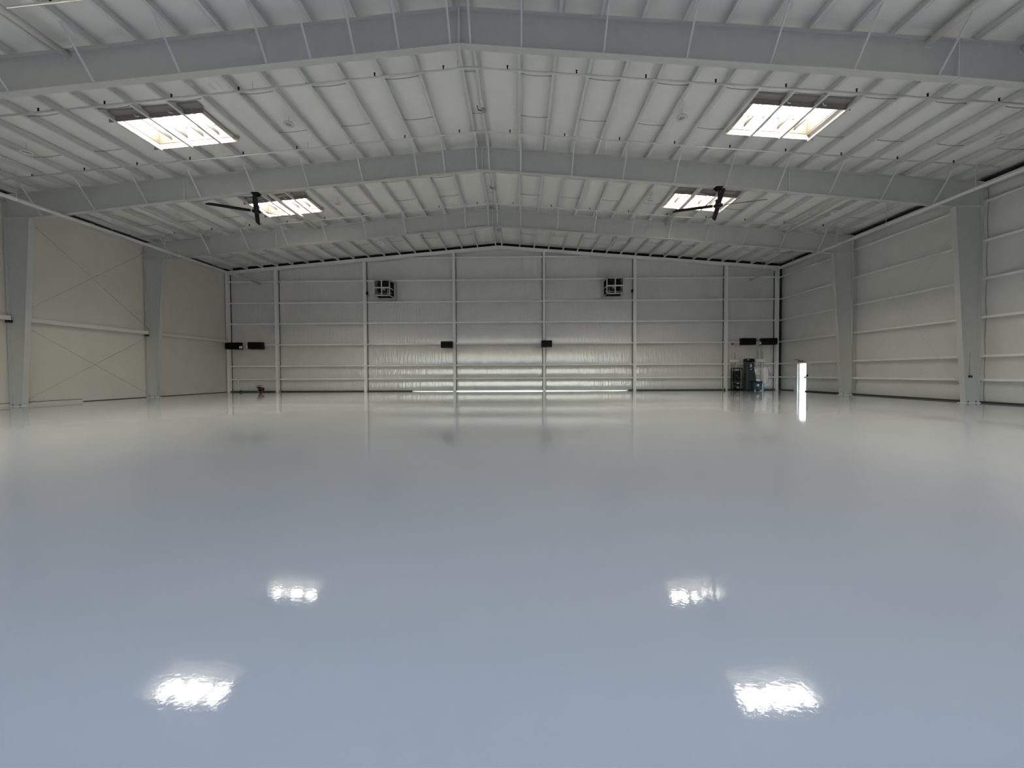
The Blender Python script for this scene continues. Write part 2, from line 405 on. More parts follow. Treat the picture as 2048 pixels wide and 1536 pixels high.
# ---- left wall: smooth liner in two tiers, one strut between
wall_left = tag(MB().box(-23.86, -23.78, YFRONT - 0.1, D + 0.4, -0.02, 11.0).build('wall_left', 'sheet'), 'smooth pale lined wall with one strut and cross bracing', kind='structure')
for k in range(5):
    ya, yb = ybr[k] + 0.004, ybr[k + 1] - 0.004
    for z0, z1 in ((0.0, 4.24), (4.248, 10.42)):
        MB().box(-23.74, -23.47, ya, yb, z0, z1).build('liner_panel', 'liner', wall_left)
    if k:
        MB().box(-23.46, -23.18, ya + 0.12, yb - 0.12, 4.24, 4.46).build('wall_strut', 'white_pipe', wall_left, bevel=0.015)
        for yy in (ya + 0.1, yb - 0.1):
            MB().box(-23.44, -23.22, yy - 0.07, yy + 0.07, 4.12, 4.24).build('strut_bracket', 'dark_grille', wall_left)
MB().box(-23.55, -23.40, Y1 - BAY, D + 0.1, 10.10, 10.28).build('eave_strut', 'white_steel', wall_left)
MB().box(-23.74, -23.46, Y1 - BAY, D + 0.1, 10.43, 10.50).build('shade_strip', 'shade_shutter_black', wall_left)  # eave shade put in as a black strip here too
tag(MB().box(-23.46, -23.42, YFRONT, Y2 + 3.35, 0.0, 0.14).build('trim_2', 'liner'), 'low kick board at the foot of the smooth wall', kind='structure')
tag(MB().box(-23.46, -23.435, YFRONT, Y2 + 3.35, 0.14, 0.165).box(-23.46, -23.43, Y2 + 3.35, D + 0.3, 0.0, 0.035).build('baseboard_left', 'base_dark'), 'thin dark joint at the foot of the smooth wall', kind='structure')

# ---- front wall behind the photographer, with the hangar door open
m = MB()
fy0, fy1 = YFRONT - 0.1, YFRONT
m.prism_y([(-24, DOOR_Z), (24, DOOR_Z), (24, zr(24) + 0.1), (0, zr(0) + 0.1), (-24, zr(24) + 0.1)], fy0, fy1)
m.box(-24, DOOR_X0, fy0, fy1, -0.02, DOOR_Z).box(DOOR_X1, 24, fy0, fy1, -0.02, DOOR_Z)
tag(m.build('wall_front', 'liner'), 'front wall with the hangar door opening', kind='structure')
pl = bpy.data.lights.new('door_daylight_portal', 'AREA'); pl.shape = 'RECTANGLE'; pl.size = DOOR_X1 - DOOR_X0; pl.size_y = DOOR_Z
po = bpy.data.objects.new('door_daylight_portal', pl); COL.objects.link(po)
po.location = ((DOOR_X0 + DOOR_X1) / 2, YFRONT - 0.02, DOOR_Z / 2); po.rotation_euler = (R(90), 0, R(180))
pl.cycles.is_portal = True
po.rotation_euler = Vector((0, 1, 0)).to_track_quat('-Z', 'Z').to_euler()

# ---------------------------------------------------------------- the steel roof frames
BR_R = [1.82 + 2.41 * k for k in range(9)]
BR_L = [-1.80, -3.115] + [-5.745 - 2.63 * k for k in range(7)]
def frame(y, label, extra_left=None, cols=True):
    t = thing('steel_frame', label, 'steel frame', (0, y, 0), group='white steel roof frames')
    W, H = 0.13, 0.02
    prof = [(0.0, 11.235), (14.45, 9.995), (22.14, 9.215)]
    for s in (-1, 1):
        def P(x, z): return (s * x, z)
        def poly(pts): return pts if s > 0 else [p for p in reversed(pts)]
        m = MB()
        m.prism_y(poly([P(0, 11.235), P(14.45, 9.995), P(22.14, 9.215), P(22.14, zt(22.14)), P(0, ZT)]), -0.008, 0.008)
        for (xa, za), (xb, zb) in zip(prof[:-1], prof[1:]):
            m.quad_box([(s*xa,-W,za-H),(s*xb,-W,zb-H),(s*xb,W,zb-H),(s*xa,W,za-H),(s*xa,-W,za),(s*xb,-W,zb),(s*xb,W,zb),(s*xa,W,za)])
        xa, xb = 0, XW
        m.quad_box([(s*xa,-W,zt(xa)-H),(s*xb,-W,zt(xb)-H),(s*xb,W,zt(xb)-H),(s*xa,W,zt(xa)-H),(s*xa,-W,zt(xa)),(s*xb,-W,zt(xb)),(s*xb,W,zt(xb)),(s*xa,W,zt(xa))])
        r = m.build('rafter', 'frame_steel', t)
        for xs_ in (14.45,):
            zb = 9.995
            MB().box(*sorted((s * (xs_ - 0.02), s * (xs_ + 0.02))), -0.10, 0.10, zb - 0.06, zt(xs_)).build('splice_plate', 'white_steel', r)
        if cols:
            m = MB(); a = 22.80; b = 22.14
            m.prism_y(poly([P(a, 0.03), P(XW, 0.03), P(XW, zt(XW)), P(b, zt(b)), P(b, 9.215)]), -0.008, 0.008)
            m.quad_box([(s*(a-H),-W,0.03),(s*a,-W,0.03),(s*a,W,0.03),(s*(a-H),W,0.03),(s*(b-H),-W,9.2),(s*b,-W,9.2),(s*b,W,9.2),(s*(b-H),W,9.2)])
            m.box(*sorted((s * (XW - H), s * XW)), -W, W, 0.03, zt(XW))
            c = m.build('column', 'frame_steel', t)
            MB().box(*sorted((s * b, s * (XW - H))), -0.12, 0.12, 9.205, 9.225).build('stiffener', 'white_steel', c)
            MB().box(*sorted((s * (a - 0.12), s * (XW + 0.02))), -0.19, 0.19, 0.0, 0.03).build('base_plate', 'white_steel', c)
            for bx in (a + 0.12, XW - 0.12):
                MB().tube([(s * bx, -0.10, 0.03), (s * bx, -0.10, 0.10)], 0.018, 6).build('anchor_bolt', 'dark_grille', c)
    MB().box(-0.025, 0.025, -0.12, 0.12, 11.16, ZT - 0.02).build('ridge_plate', 'white_steel', t)
    def zb(x):
        x = abs(x)
        return 11.235 - (11.235 - 9.995) * x / 14.45 if x < 14.45 else 9.995 - 0.78 * (x - 14.45) / 7.69
    for x in BR_R + BR_L + [-0.28, 0.32] + (extra_left or []):
        if abs(x) > 21.6: continue
        a = (x, -0.10, zb(x) + 0.02); b = (x, -1.03, zt(x) + 0.03)
        MB().bar(a, b, 0.05, 0.012, (1, 0, 0)).bar((x + 0.02, a[1], a[2]), (x + 0.02, b[1], b[2]), 0.012, 0.05, (1, 0, 0)).build('flange_brace', 'white_steel', t)
    return t
frame(Y1, 'white steel frame, third from the back wall, plain rafters in front of the first skylights', [-4.43])
frame(Y2, 'white steel frame, second from the back wall, carrying two black fans')
frame(Y3, 'white steel frame, nearest to the back wall, no fans on it')

# ---------------------------------------------------------------- pipes and struts under the roof
def sprinkler(y, label, x0, x1):
    t = thing('sprinkler_pipe', label, 'pipe', (0, y, 0), group='sprinkler pipes across the roof')
    dz = -0.045
    pts = [(x0, 0, zt(x0) + dz)] + ([(0.02, 0, zt(0) + dz - 0.004)] if x0 < 0 < x1 else []) + [(x1, 0, zt(x1) + dz)]
    MB().tube(pts, 0.034, 8).build('pipe', 'white_pipe', t, True)
    hx = [-0.89 - 2.43 * k for k in range(9)] + [1.36 + 2.41 * k for k in range(9)]
    for x in hx:
        if x0 < x < x1:
            h = MB().tube([(x, 0, zt(x) + dz + 0.03), (x, 0, zt(x) + dz + 0.09), (x, 0, zt(x) + dz + 0.14)], [0.022, 0.026, 0.018], 6)
            h.tube([(x, 0, zt(x) + dz + 0.14), (x, 0, zt(x) + dz + 0.147)], 0.036, 8)
            h.build('sprinkler_head', 'black_metal', t)
    for x in hx[::3]:
        if x0 < x < x1: MB().tube([(x + 0.5, 0, zt(x + 0.5) + dz), (x + 0.5, 0, zr(x + 0.5))], 0.008, 5).build('hanger_rod', 'galv', t)
    return t
sprinkler(11.09, 'thin white sprinkler pipe ahead of the third frame from the back wall', -22.6, 22.6)
sprinkler(14.94, 'thin white sprinkler pipe just behind the third frame from the back wall', -22.6, 22.6)
sprinkler(18.82, 'thin white sprinkler pipe just ahead of the frame with fans', -22.6, 22.6)
sprinkler(22.42, 'thin white sprinkler pipe just behind the frame with fans', -22.6, 22.6)
sprinkler(26.66, 'thin white sprinkler pipe just ahead of the frame nearest the back wall', -22.6, 22.6)

def eave_pipe(x, z, r, label):
    t = thing('main_pipe', label, 'pipe', (x, 0, z), group='long main pipes below the eaves')
    MB().tube([(0, Y1 - BAY, 0), (0, D + 0.05, 0)], r, 12).build('pipe', 'white_pipe', t, True)
    y = Y1 + 1.2
    for y in (Y1 + 2.0, Y1 + 5.6, Y2 + 2.3, Y2 + 5.7, Y3 + 2.2, Y3 + 5.9):
        h = MB().tube([(0, y, r), (0, y, zt(x) - z + 0.02)], 0.012, 6); h.tube([(0, y - 0.02, 0), (0, y + 0.02, 0)], r + 0.012, 12)
        h.build('hanger', 'white_steel', t)
    for y in (Y1 + 3.5, Y2 + 1.2, Y3 - 0.9): MB().tube([(0, y - 0.07, 0), (0, y + 0.07, 0)], r + 0.02, 12).build('coupling', 'white_pipe', t)
eave_pipe(-20.4, 9.27, 0.085, 'long white pipe hung below the roof along the smooth wall')
eave_pipe(21.0, 9.20, 0.070, 'long white pipe hung below the roof along the girted wall')

def strut(x, ya, yb, label):
    m = MB().tube([(x, ya + 0.02, zt(x) - 0.13), (x, yb - 0.02, zt(x) - 0.13)], 0.10, 12)
    t = thing('roof_strut', label, 'steel tube', (0, 0, 0), group='roof struts')
    m.build('tube', 'white_pipe', t, True)
    for y, s in ((ya, 1), (yb, -1)): MB().box(x - 0.10, x + 0.10, y + s * 0.012, y + s * 0.03, zt(x) - 0.25, zt(x) - 0.02).build('end_plate', 'white_steel', t)
strut(-11.62, Y2, Y3, 'white roof strut crossing under the skylight next to the smooth-wall fan')
strut(-19.0, Y2, Y3, 'white roof strut close to the smooth wall, behind the frame with fans')
strut(11.30, Y2, Y3, 'white roof strut crossing under the skylight next to the girted-wall fan')
strut(19.0, Y2, Y3, 'white roof strut close to the girted wall, behind the frame with fans')
strut(-11.85, Y1 - BAY, Y1, 'white roof strut ahead of the third frame, on the smooth-wall side')
strut(13.62, Y1 - BAY, Y1, 'white roof strut ahead of the third frame, on the girted-wall side')
strut(16.35, Y1 - BAY, Y1, 'white roof strut ahead of the third frame, outermost toward the girted wall')

# cross bracing
def cable(a, b, label, group, rm='galv'):
    t = thing('brace_rod', label, 'rod', a, group=group)
    v = Vector(b) - Vector(a); d = v.normalized()
    MB().tube([(0, 0, 0), tuple(v)], 0.010 if rm == 'galv' else 0.006, 6).build('rod', rm, t, True)
    MB().tube([tuple(d * 0.1), tuple(d * 0.38)], 0.028, 8).build('turnbuckle', 'galv', t, True)
    MB().tube([tuple(v - d * 0.16), tuple(v - d * 0.02)], 0.026, 8).build('clevis', 'galv', t, True)
xl = -23.16
cable((xl, Y2 + 0.12, 4.55), (xl, Y3 - 0.12, 9.75), 'upper brace rod on the smooth wall rising toward the back wall', 'wall brace rods')
cable((xl + 0.05, Y3 - 0.12, 4.55), (xl + 0.05, Y2 + 0.12, 9.75), 'upper brace rod on the smooth wall falling toward the back wall', 'wall brace rods')
cable((xl, Y2 + 0.12, 0.12), (xl, Y3 - 0.12, 4.12), 'lower brace rod on the smooth wall rising toward the back wall', 'wall brace rods')
cable((xl + 0.05, Y3 - 0.12, 0.12), (xl + 0.05, Y2 + 0.12, 4.12), 'lower brace rod on the smooth wall falling toward the back wall', 'wall brace rods')
cable((23.28, Y3 - 0.15, 0.12), (23.28, Y2 + 0.15, 9.70), 'brace rod on the girted wall rising away from the back wall', 'wall brace rods', 'facing')
cable((23.33, Y2 + 0.15, 0.12), (23.33, Y3 - 0.15, 9.70), 'brace rod on the girted wall rising toward the back wall', 'wall brace rods', 'facing')

# ---------------------------------------------------------------- skylights
def skylight(rng, yr, label):
    xa, xb = rng; ya, yb = yr; sx = 1 if xa > 0 else -1
    ang = math.atan(SL) * sx
    xc, yc = (xa + xb) / 2, (ya + yb) / 2
    t = thing('skylight', label, 'skylight', (xc, yc, zr(xc)), rot=(0, ang, 0), group='roof skylights')
    hx, hy = (xb - xa) / 2, (yb - ya) / 2; HT = 0.62; w = 0.05
    m = MB(); z0 = 0.0
    m.box(-hx - w, -hx, -hy - w, hy + w, z0, HT).box(hx, hx + w, -hy - w, hy + w, z0, HT).box(-hx, hx, -hy - w, -hy, z0, HT).box(-hx, hx, hy, hy + w, z0, HT)
    m.build('curb', 'curb_paint', t)
    m = MB(); f = 0.09
    for bx in ((-hx - 0.30, hx + 0.30, -hy - 0.34, -hy - 0.02), (-hx - 0.30, hx + 0.30, hy + 0.02, hy + 0.12), (-hx - 0.20, -hx - 0.02, -hy - 0.02, hy + 0.02), (hx + 0.02, hx + 0.20, -hy - 0.02, hy + 0.02)):
        MB().box(*bx, -0.04, 0.03).build('frame_board', 'trim_brown', t)
    for s in (-1, 1): MB().box(-hx - 0.3, hx + 0.3, s * (hy + 0.03) - 0.012, s * (hy + 0.03) + 0.012, -0.22, 0.0).build('header', 'trim_brown', t)
    n = 5
    pw = 2 * hx / n
    for k in range(n):
        MB().box(-hx + k * pw + 0.02, -hx + (k + 1) * pw - 0.02, -hy, hy, HT - 0.03, HT - 0.015).build('pane', 'pane', t)
        if k: MB().box(-hx + k * pw - 0.02, -hx + k * pw + 0.02, -hy, hy, HT - 0.09, HT - 0.01).build('glazing_bar', 'bar_paint', t)
    for k in range(4):
        x = -hx + 2 * hx * (k + 0.75) / 4.5
        MB().box(x - 0.02, x + 0.02, -hy, hy, 0.14, 0.26).build('safety_bar', 'bar_paint', t)
    for x in (-0.55, 0.75):
        MB().tube([(x * sx, -hy - 0.16, -0.10), (x * sx + 0.05, -hy - 0.13, -0.16), (x * sx + 0.16, -hy - 0.12, -0.17)], 0.02, 6).build('crank_hook', 'sticker', t, True)
skylight(SKY_L, SKY_Y[2], 'bright roof skylight on the smooth-wall side, ahead of the frame with fans')
skylight(SKY_R, SKY_Y[2], 'bright roof skylight on the girted-wall side, ahead of the frame with fans')
skylight(SKY_L, SKY_Y[3], 'bright roof skylight on the smooth-wall side, behind the frame with fans')
skylight(SKY_R, SKY_Y[3], 'bright roof skylight on the girted-wall side, behind the frame with fans')

skylight(SKY_L, SKY_Y[1], 'added, unseen bright skylight on the smooth-wall side, ahead of the third frame from the back wall')  # unseen pair, added to brighten the near floor and roof
skylight(SKY_R, SKY_Y[1], 'added, unseen bright skylight on the girted-wall side, ahead of the third frame from the back wall')

# ---------------------------------------------------------------- black ceiling fans
def blade_mesh():
    n = 10
    def fn(u, v):
        a = 2 * math.pi * v
        r = 0.24 + (2.02 - 0.24) * u
        ch = 0.105 * (1.0 if u < 0.9 else 1 - 0.55 * ((u - 0.9) / 0.1)); th = 0.014
        y = ch * math.cos(a) + (0.0 if u < 0.9 else -0.05 * ((u - 0.9) / 0.1)); z = th * math.sin(a)
        p = R(19)
        return (r, y * math.cos(p) - z * math.sin(p), y * math.sin(p) + z * math.cos(p))
    m = MB().grid(fn, 12, 12)
    return m.mesh('blade', 'black_metal', True)
BLADE = blade_mesh()
def ceiling_fan(x, y, z_mount, z_hub, rot, lean, label):
    t = thing('ceiling_fan', label, 'fan', (x, y, z_hub), group='black ceiling fans')
    h = z_mount - z_hub
    m = MB().box(-0.17, 0.17, -0.16, 0.16, h - 0.03, h - 0.005)
    m.quad_box([(-0.10,-0.07,h-0.16),(0.10,-0.07,h-0.16),(0.10,0.07,h-0.16),(-0.10,0.07,h-0.16),(-0.16,-0.14,h-0.03),(0.16,-0.14,h-0.03),(0.16,0.14,h-0.03),(-0.16,0.14,h-0.03)])
    m.build('mount_bracket', 'black_metal', t)
    MB().tube([(0, 0, 0.1), (lean, 0, h - 0.1)], 0.045, 10).build('down_rod', 'black_metal', t, True)
    MB().lathe([(0.05, 0.30), (0.13, 0.26), (0.13, 0.06), (0.19, 0.04), (0.21, 0.0), (0.19, -0.05), (0.10, -0.08), (0.0, -0.085)], (0, 0, 0), 20).build('motor_hub', 'black_satin', t, True)
    for k in range(4):
        a = rot + k * 90
        b = put('blade', BLADE, t, (0, 0, 0), (0, 0, R(a)))
        MB().box(0.12, 0.27, -0.03, 0.03, -0.012, 0.012).build('blade_clip', 'galv', b)
    for sx_ in (-1, 1):
        MB().tube([(0.05 * sx_, 0, 0.3), (1.15 * sx_, 0.25, h + 0.0)], 0.006, 5).build('guy_wire', 'galv', t)
ceiling_fan(-10.98, Y2, 10.29, 9.42, 30.5, 0.0, 'black four-bladed ceiling fan on the smooth-wall side of the second frame')
ceiling_fan(11.19, Y2, 10.275, 9.42, 71, 0.04, 'black four-bladed ceiling fan on the girted-wall side of the second frame')

# ---------------------------------------------------------------- round high-bay lights (switched off)
def bay_light(x, y, label):
    z = zt(x) - 0.06
    t = thing('round_ceiling_light', label, 'light fitting', (x, y, z), group='round ceiling lights, switched off')
    MB().lathe([(0.13, -0.03), (0.15, -0.07), (0.19, -0.08), (0.22, -0.05), (0.215, -0.01), (0.17, 0.03), (0.13, -0.03)], (0, 0, 0), 20).build('ring', 'white_pipe', t, True)
    MB().lathe([(0.0, -0.05), (0.06, -0.05), (0.08, -0.02), (0.06, 0.05), (0.0, 0.06)], (0, 0, 0), 14).build('hub', 'galv', t, True)
    MB().bar((-0.16, 0, -0.005), (0.16, 0, -0.005), 0.03, 0.02).build('spoke', 'galv', t)
    MB().tube([(0, 0, 0.05), (0, 0, zr(x) - z)], 0.012, 6).build('stem', 'white_pipe', t)
for x, y, l in ((-7.5, 16.95, 'round white ceiling light beside the skylight ahead of the smooth-wall fan'), (8.15, 16.85, 'round white ceiling light beside the skylight ahead of the girted-wall fan'),
                (-18.4, 17.0, 'round white ceiling light near the smooth wall, ahead of the frame with fans'), (20.3, 16.75, 'round white ceiling light near the girted wall, ahead of the frame with fans'),
                (-8.85, 24.5, 'round white ceiling light beside the skylight behind the smooth-wall fan'), (9.3, 24.5, 'round white ceiling light beside the skylight behind the girted-wall fan'),
                (-18.0, 24.2, 'round white ceiling light near the smooth wall, behind the frame with fans'), (19.6, 24.3, 'round white ceiling light near the girted wall, behind the frame with fans'),
                (-8.8, 31.9, 'round white ceiling light between back wall and nearest frame, smooth-wall side'), (9.0, 31.7, 'round white ceiling light between back wall and nearest frame, girted-wall side')):
    bay_light(x, y, l)
for y, l in ((17.25, 'small grey junction box on the ridge purlin ahead of the frame with fans'), (24.43, 'small grey junction box on the ridge purlin behind the frame with fans'), (31.6, 'small grey junction box on the ridge purlin near the back wall')):
    t = thing('junction_box', l, 'junction box', (0.33, y, ZT - 0.03), group='junction boxes along the ridge')
    MB().box(-0.09, 0.09, -0.09, 0.09, -0.14, -0.01).build('box', 'galv', t, bevel=0.01)
    MB().tube([(-0.09, 0, -0.08), (-0.22, -0.05, -0.08), (-0.24, -0.25, -0.04)], 0.018, 6).build('cable', 'black_metal', t, True)

# ---------------------------------------------------------------- black wall heaters
def heater(x0, x1, z0, z1, yaw, arm, label):
    w = x1 - x0; h = z1 - z0
    t = thing('wall_heater', label, 'heater', ((x0 + x1) / 2, D - 0.42, z0), rz=R(yaw), group='black wall heaters')
    hw = w / 2
    m = MB().prism_x([(-0.28, 0.02), (0.24, 0.0), (0.24, h), (-0.22, h), (-0.30, h - 0.08)], -hw, hw)
    m.build('housing', 'black_metal', t, bevel=0.02)
    for k in range(5):
        z = 0.09 + k * (h - 0.22) / 4
        MB().bar((-hw + 0.06, -0.315, z), (hw - 0.06, -0.315, z), 0.03, 0.02).build('louver', 'black_satin', t)
    MB().box(-0.04, 0.04, 0.24, 0.42, h * 0.45, h * 0.75).build('wall_bracket', 'galv', t)
    for s, kind in arm:
        ax = s * hw
        m = MB().tube([(ax, 0.05, h * 0.55), (ax + s * 0.18, 0.05, h * 0.5), (ax + s * 0.32, 0.15, h * 0.62)], 0.035, 8)
        m.build('flue_pipe', 'galv', t, True)
        MB().box(*sorted((ax + s * 0.03, ax + s * 0.17)), -0.22, -0.02, h * 0.12, h * 0.45).build('gas_valve', 'pale_plastic', t, bevel=0.02)
heater(-23.05, -21.80, 3.64, 4.22, -8, [(1, 0)], 'black wall heater at the corner of back wall and smooth wall')
heater(-21.10, -19.98, 3.64, 4.24, 7, [(-1, 0)], 'black wall heater second from the smooth wall corner')
heater(-4.83, -3.88, 3.65, 4.21, 0, [], 'black wall heater on the back wall column without a lamp beside it')
heater(3.55, 4.42, 3.67, 4.23, 0, [], 'black wall heater on the back wall column beside the twin lamp')
heater(20.02, 21.15, 3.75, 4.31, 8, [(1, 0)], 'black wall heater above the dark green cabinet')
heater(21.68, 22.86, 3.75, 4.30, -7, [(-1, 0)], 'black wall heater at the corner of back wall and girted wall')
def twin_lamp(x, y, z, label):
    t = thing('twin_spot_lamp', label, 'lamp', (x, y, z), group='twin spot lamps')
    MB().box(-0.10, 0.10, -0.04, 0.04, -0.05, 0.05).build('body', 'galv', t, bevel=0.01)
    for s in (-1, 1):
        hd = MB().tube([(s * 0.12, -0.02, -0.02), (s * 0.18, -0.08, -0.03), (s * 0.22, -0.16, -0.04)], [0.03, 0.05, 0.075], 10).build('lamp_head', 'pale_plastic', t, True)
        MB().tube([(s * 0.222, -0.162, -0.04), (s * 0.225, -0.175, -0.04)], 0.068, 10).build('lens', 'bulb', hd, True)
    MB().box(-0.04, 0.04, 0.04, 0.12, -0.03, 0.03).build('arm', 'galv', t)
twin_lamp(3.18, D - 0.13, 3.83, 'small twin-headed lamp on the back wall between the two middle columns')
twin_lamp(21.40, D - 0.13, 4.02, 'small bright twin-headed lamp between two black heaters in the equipment corner')

# ---------------------------------------------------------------- caged exhaust fans high on the back wall
def exhaust(xa, xb, label, side):
    """side = +1: its open flank shows towards +x"""
    z0, z1 = 7.92, 9.24; yb, yf = D + 0.03, D - 1.20
    t = thing('exhaust_fan', label, 'exhaust fan', ((xa + xb) / 2, D, z0), group='caged exhaust fans')
    hw = (xb - xa) / 2; h = z1 - z0; dep = 1.2; b = 0.075
    for (y, e) in ((-dep, 0.0), (-0.05, 0.09)):
        m = MB()
        m.box(-hw - e, hw + e, y, y + b, -e, b - e).box(-hw - e, hw + e, y, y + b, h - b + e, h + e)
        m.box(-hw - e, -hw - e + b, y, y + b, -e, h + e).box(hw + e - b, hw + e, y, y + b, -e, h + e)
        m.build('frame', 'white_steel', t)
    m = MB()
    for sx_ in (-1, 1):
        for z in (b / 2, h - b / 2, h / 2): m.bar((sx_ * (hw - b / 2), -dep, z), (sx_ * (hw - b / 2), 0, z), 0.05, 0.05)
    m.build('side_rail', 'white_steel', t)
    MB().box(-0.04, 0.04, -dep - 0.01, -dep + 0.05, 0, h).build('grille_bar', 'white_steel', t)
    MB().box(-hw, hw, -dep - 0.01, -dep + 0.05, h * 0.46, h * 0.54).build('grille_bar', 'white_steel', t)
    MB().box(-side * hw - 0.012, -side * hw + 0.012, -dep, 0, 0, h).build('side_panel', 'sheet', t)
    MB().box(-hw, hw, -dep, 0, h - 0.012, h + 0.012).build('top_panel', 'dark_grille', t)
    MB().box(-hw, hw, -0.10, -0.07, 0.0, h).build('shutter', 'shade_shutter_black', t)
    for k in range(7):
        z = 0.12 + k * (h - 0.24) / 6
        MB().bar((-hw + 0.08, -0.14, z), (hw - 0.08, -0.14, z), 0.05, 0.012).build('shutter_slat', 'dark_grille', t)
    m = MB(); n = 20
    for k in range(n):
        a0, a1 = 2 * math.pi * k / n, 2 * math.pi * (k + 1) / n
        m.bar((0.56 * math.cos(a0), -0.45, h / 2 + 0.56 * math.sin(a0)), (0.56 * math.cos(a1), -0.45, h / 2 + 0.56 * math.sin(a1)), 0.10, 0.03, (0, 1, 0))
    m.build('fan_ring', 'dark_grille', t)
    MB().tube([(0, -0.70, h / 2), (0, -0.40, h / 2)], 0.12, 12).build('motor', 'galv', t, True)
    for k in range(5):
        a = 2 * math.pi * k / 5 + 0.3
        MB().bar((0.1 * math.cos(a), -0.45, h / 2 + 0.1 * math.sin(a)), (0.5 * math.cos(a), -0.42, h / 2 + 0.5 * math.sin(a)), 0.16, 0.012, (0.25 * math.sin(a), 1, -0.25 * math.cos(a))).build('fan_blade', 'dark_grille', t)
    MB().bar((-hw, -0.62, 0.30), (hw, -0.62, 0.30), 0.05, 0.05).bar((side * 0.45, -1.0, 0.05), (side * 0.45, -1.0, 0.6), 0.05, 0.05).build('motor_rail', 'galv', t)
exhaust(-10.25, -8.88, 'caged exhaust fan high on the back wall, on the smooth-wall side', 1)
exhaust(8.80, 10.22, 'caged exhaust fan high on the back wall, on the girted-wall side', -1)
for x, l in ((-11.18, 'small black control box by the smooth-wall exhaust fan'), (11.18, 'small black control box by the girted-wall exhaust fan')):
    t = thing('control_box', l, 'control box', (x, D + 0.0, 8.24), group='exhaust fan control boxes')
    MB().box(-0.075, 0.075, -0.08, 0.05, 0, 0.24).build('box', 'black_satin', t, bevel=0.02)
    MB().tube([(0, -0.02, 0), (0, -0.02, -0.55)], 0.014, 6).build('conduit', 'galv', t, True)

# ---------------------------------------------------------------- equipment in the far corner
ye = 34.92
t = thing('black_rack', 'black equipment rack under a pale bracket beside the dark green cabinet', 'rack', (19.62, ye, 0))
for sx_ in (-0.33, 0.33):
    for y in (-0.2, 0.2): MB().box(sx_ - 0.025, sx_ + 0.025, y - 0.025, y + 0.025, 0, 1.86).build('post', 'black_metal', t)
MB().box(-0.34, 0.34, -0.22, 0.22, 1.80, 1.87).build('top', 'black_metal', t)
MB().box(-0.26, 0.22, -0.23, 0.2, 0.75, 1.62).build('cabinet', 'black_satin', t, bevel=0.02)
for z, hgt in ((0.06, 0.26), (0.42, 0.24)):
    b_ = MB().box(-0.22, 0.20, -0.22, 0.18, z, z + hgt).build('drawer', 'black_satin', t, bevel=0.02)
    MB().box(-0.10, 0.08, -0.24, -0.22, z + hgt * 0.55, z + hgt * 0.8).build('name_plate', 'pale_plastic', b_)
for z in (0.02, 0.38, 0.72): MB().box(-0.33, 0.33, -0.22, 0.22, z, z + 0.03).build('shelf', 'black_metal', t)
for k in range(6): MB().box(0.25, 0.32, -0.23, -0.2, 0.3 + 0.24 * k, 0.36 + 0.24 * k).build('latch', 'galv', t)
MB().box(-0.12, -0.02, -0.24, -0.228, 1.18, 1.23).box(0.02, 0.10, -0.24, -0.228, 1.0, 1.04).build('indicator', 'galv', t)

def wall_bracket(x0, x1, z0, z1, label, pipes, y=D - 0.12):
    t = thing('wall_bracket', label, 'bracket', ((x0 + x1) / 2, y, z0), group='pale wall brackets in the equipment corner')
    hw = (x1 - x0) / 2
    MB().box(-hw, hw, -0.10, 0.10, 0, z1 - z0).build('channel', 'pale_plastic', t, bevel=0.015)
    for px, za, zb_, r in pipes:
        MB().tube([(px, 0.0, za - z0), (px, 0.0, zb_ - z0)], r, 8).build('conduit', 'galv', t, True)
    for px in (-hw + 0.08, hw - 0.22):
        MB().box(px - 0.03, px + 0.03, -0.04, 0.04, -0.55, 0.0).build('hanger', 'pale_plastic', t)
wall_bracket(19.22, 20.02, 2.33, 2.57, 'pale wall bracket with a short conduit above the black rack', [(0.08, 2.55, 3.10, 0.035), (0.10, 1.75, 2.35, 0.03), (-0.25, 0.02, 2.35, 0.02)])
wall_bracket(21.46, 22.16, 2.34, 2.60, 'pale wall bracket with four conduits above the white tank', [(-0.30, 2.58, 3.45, 0.022), (-0.18, 2.58, 3.2, 0.03), (0.05, 2.58, 3.62, 0.022), (0.16, 2.58, 3.12, 0.035), (0.02, 1.9, 2.36, 0.03)])

t = thing('green_cabinet', 'tall dark green tapering machine cabinet between black rack and white tank', 'cabinet', (20.65, ye, 0))
MB().quad_box([(-0.38,-0.3,0.02),(0.50,-0.3,0.02),(0.50,0.3,0.02),(-0.38,0.3,0.02),(-0.33,-0.22,2.30),(0.30,-0.22,2.30),(0.30,0.3,2.30),(-0.33,0.3,2.30)]).build('body', 'green_enamel', t, bevel=0.03)
MB().quad_box([(-0.36,-0.24,2.32),(0.31,-0.24,2.32),(0.31,0.3,2.32),(-0.36,0.3,2.32),(-0.34,-0.2,2.62),(0.29,-0.2,2.62),(0.29,0.28,2.62),(-0.34,0.28,2.62)]).build('hood', 'black_satin', t, bevel=0.02)
MB().box(-0.06, 0.03, -0.262, -0.245, 1.92, 2.16).build('sticker', 'sticker', t)
MB().box(-0.06, 0.05, -0.27, -0.25, 1.72, 1.77).build('sticker', 'sticker', t)
MB().tube([(-0.21, -0.24, 2.52), (-0.21, -0.20, 2.52)], 0.05, 10).build('gauge', 'sticker', t, True)
MB().quad_box([(0.33,-0.26,0.8),(0.40,-0.26,0.8),(0.40,-0.2,0.8),(0.33,-0.2,0.8),(0.28,-0.24,1.95),(0.33,-0.24,1.95),(0.33,-0.18,1.95),(0.28,-0.18,1.95)]).build('pale_strip', 'pale_plastic', t)  # narrow pale strip near the cabinet edge
MB().box(-0.40, 0.52, -0.32, 0.32, 0.0, 0.06).build('plinth', 'black_metal', t)
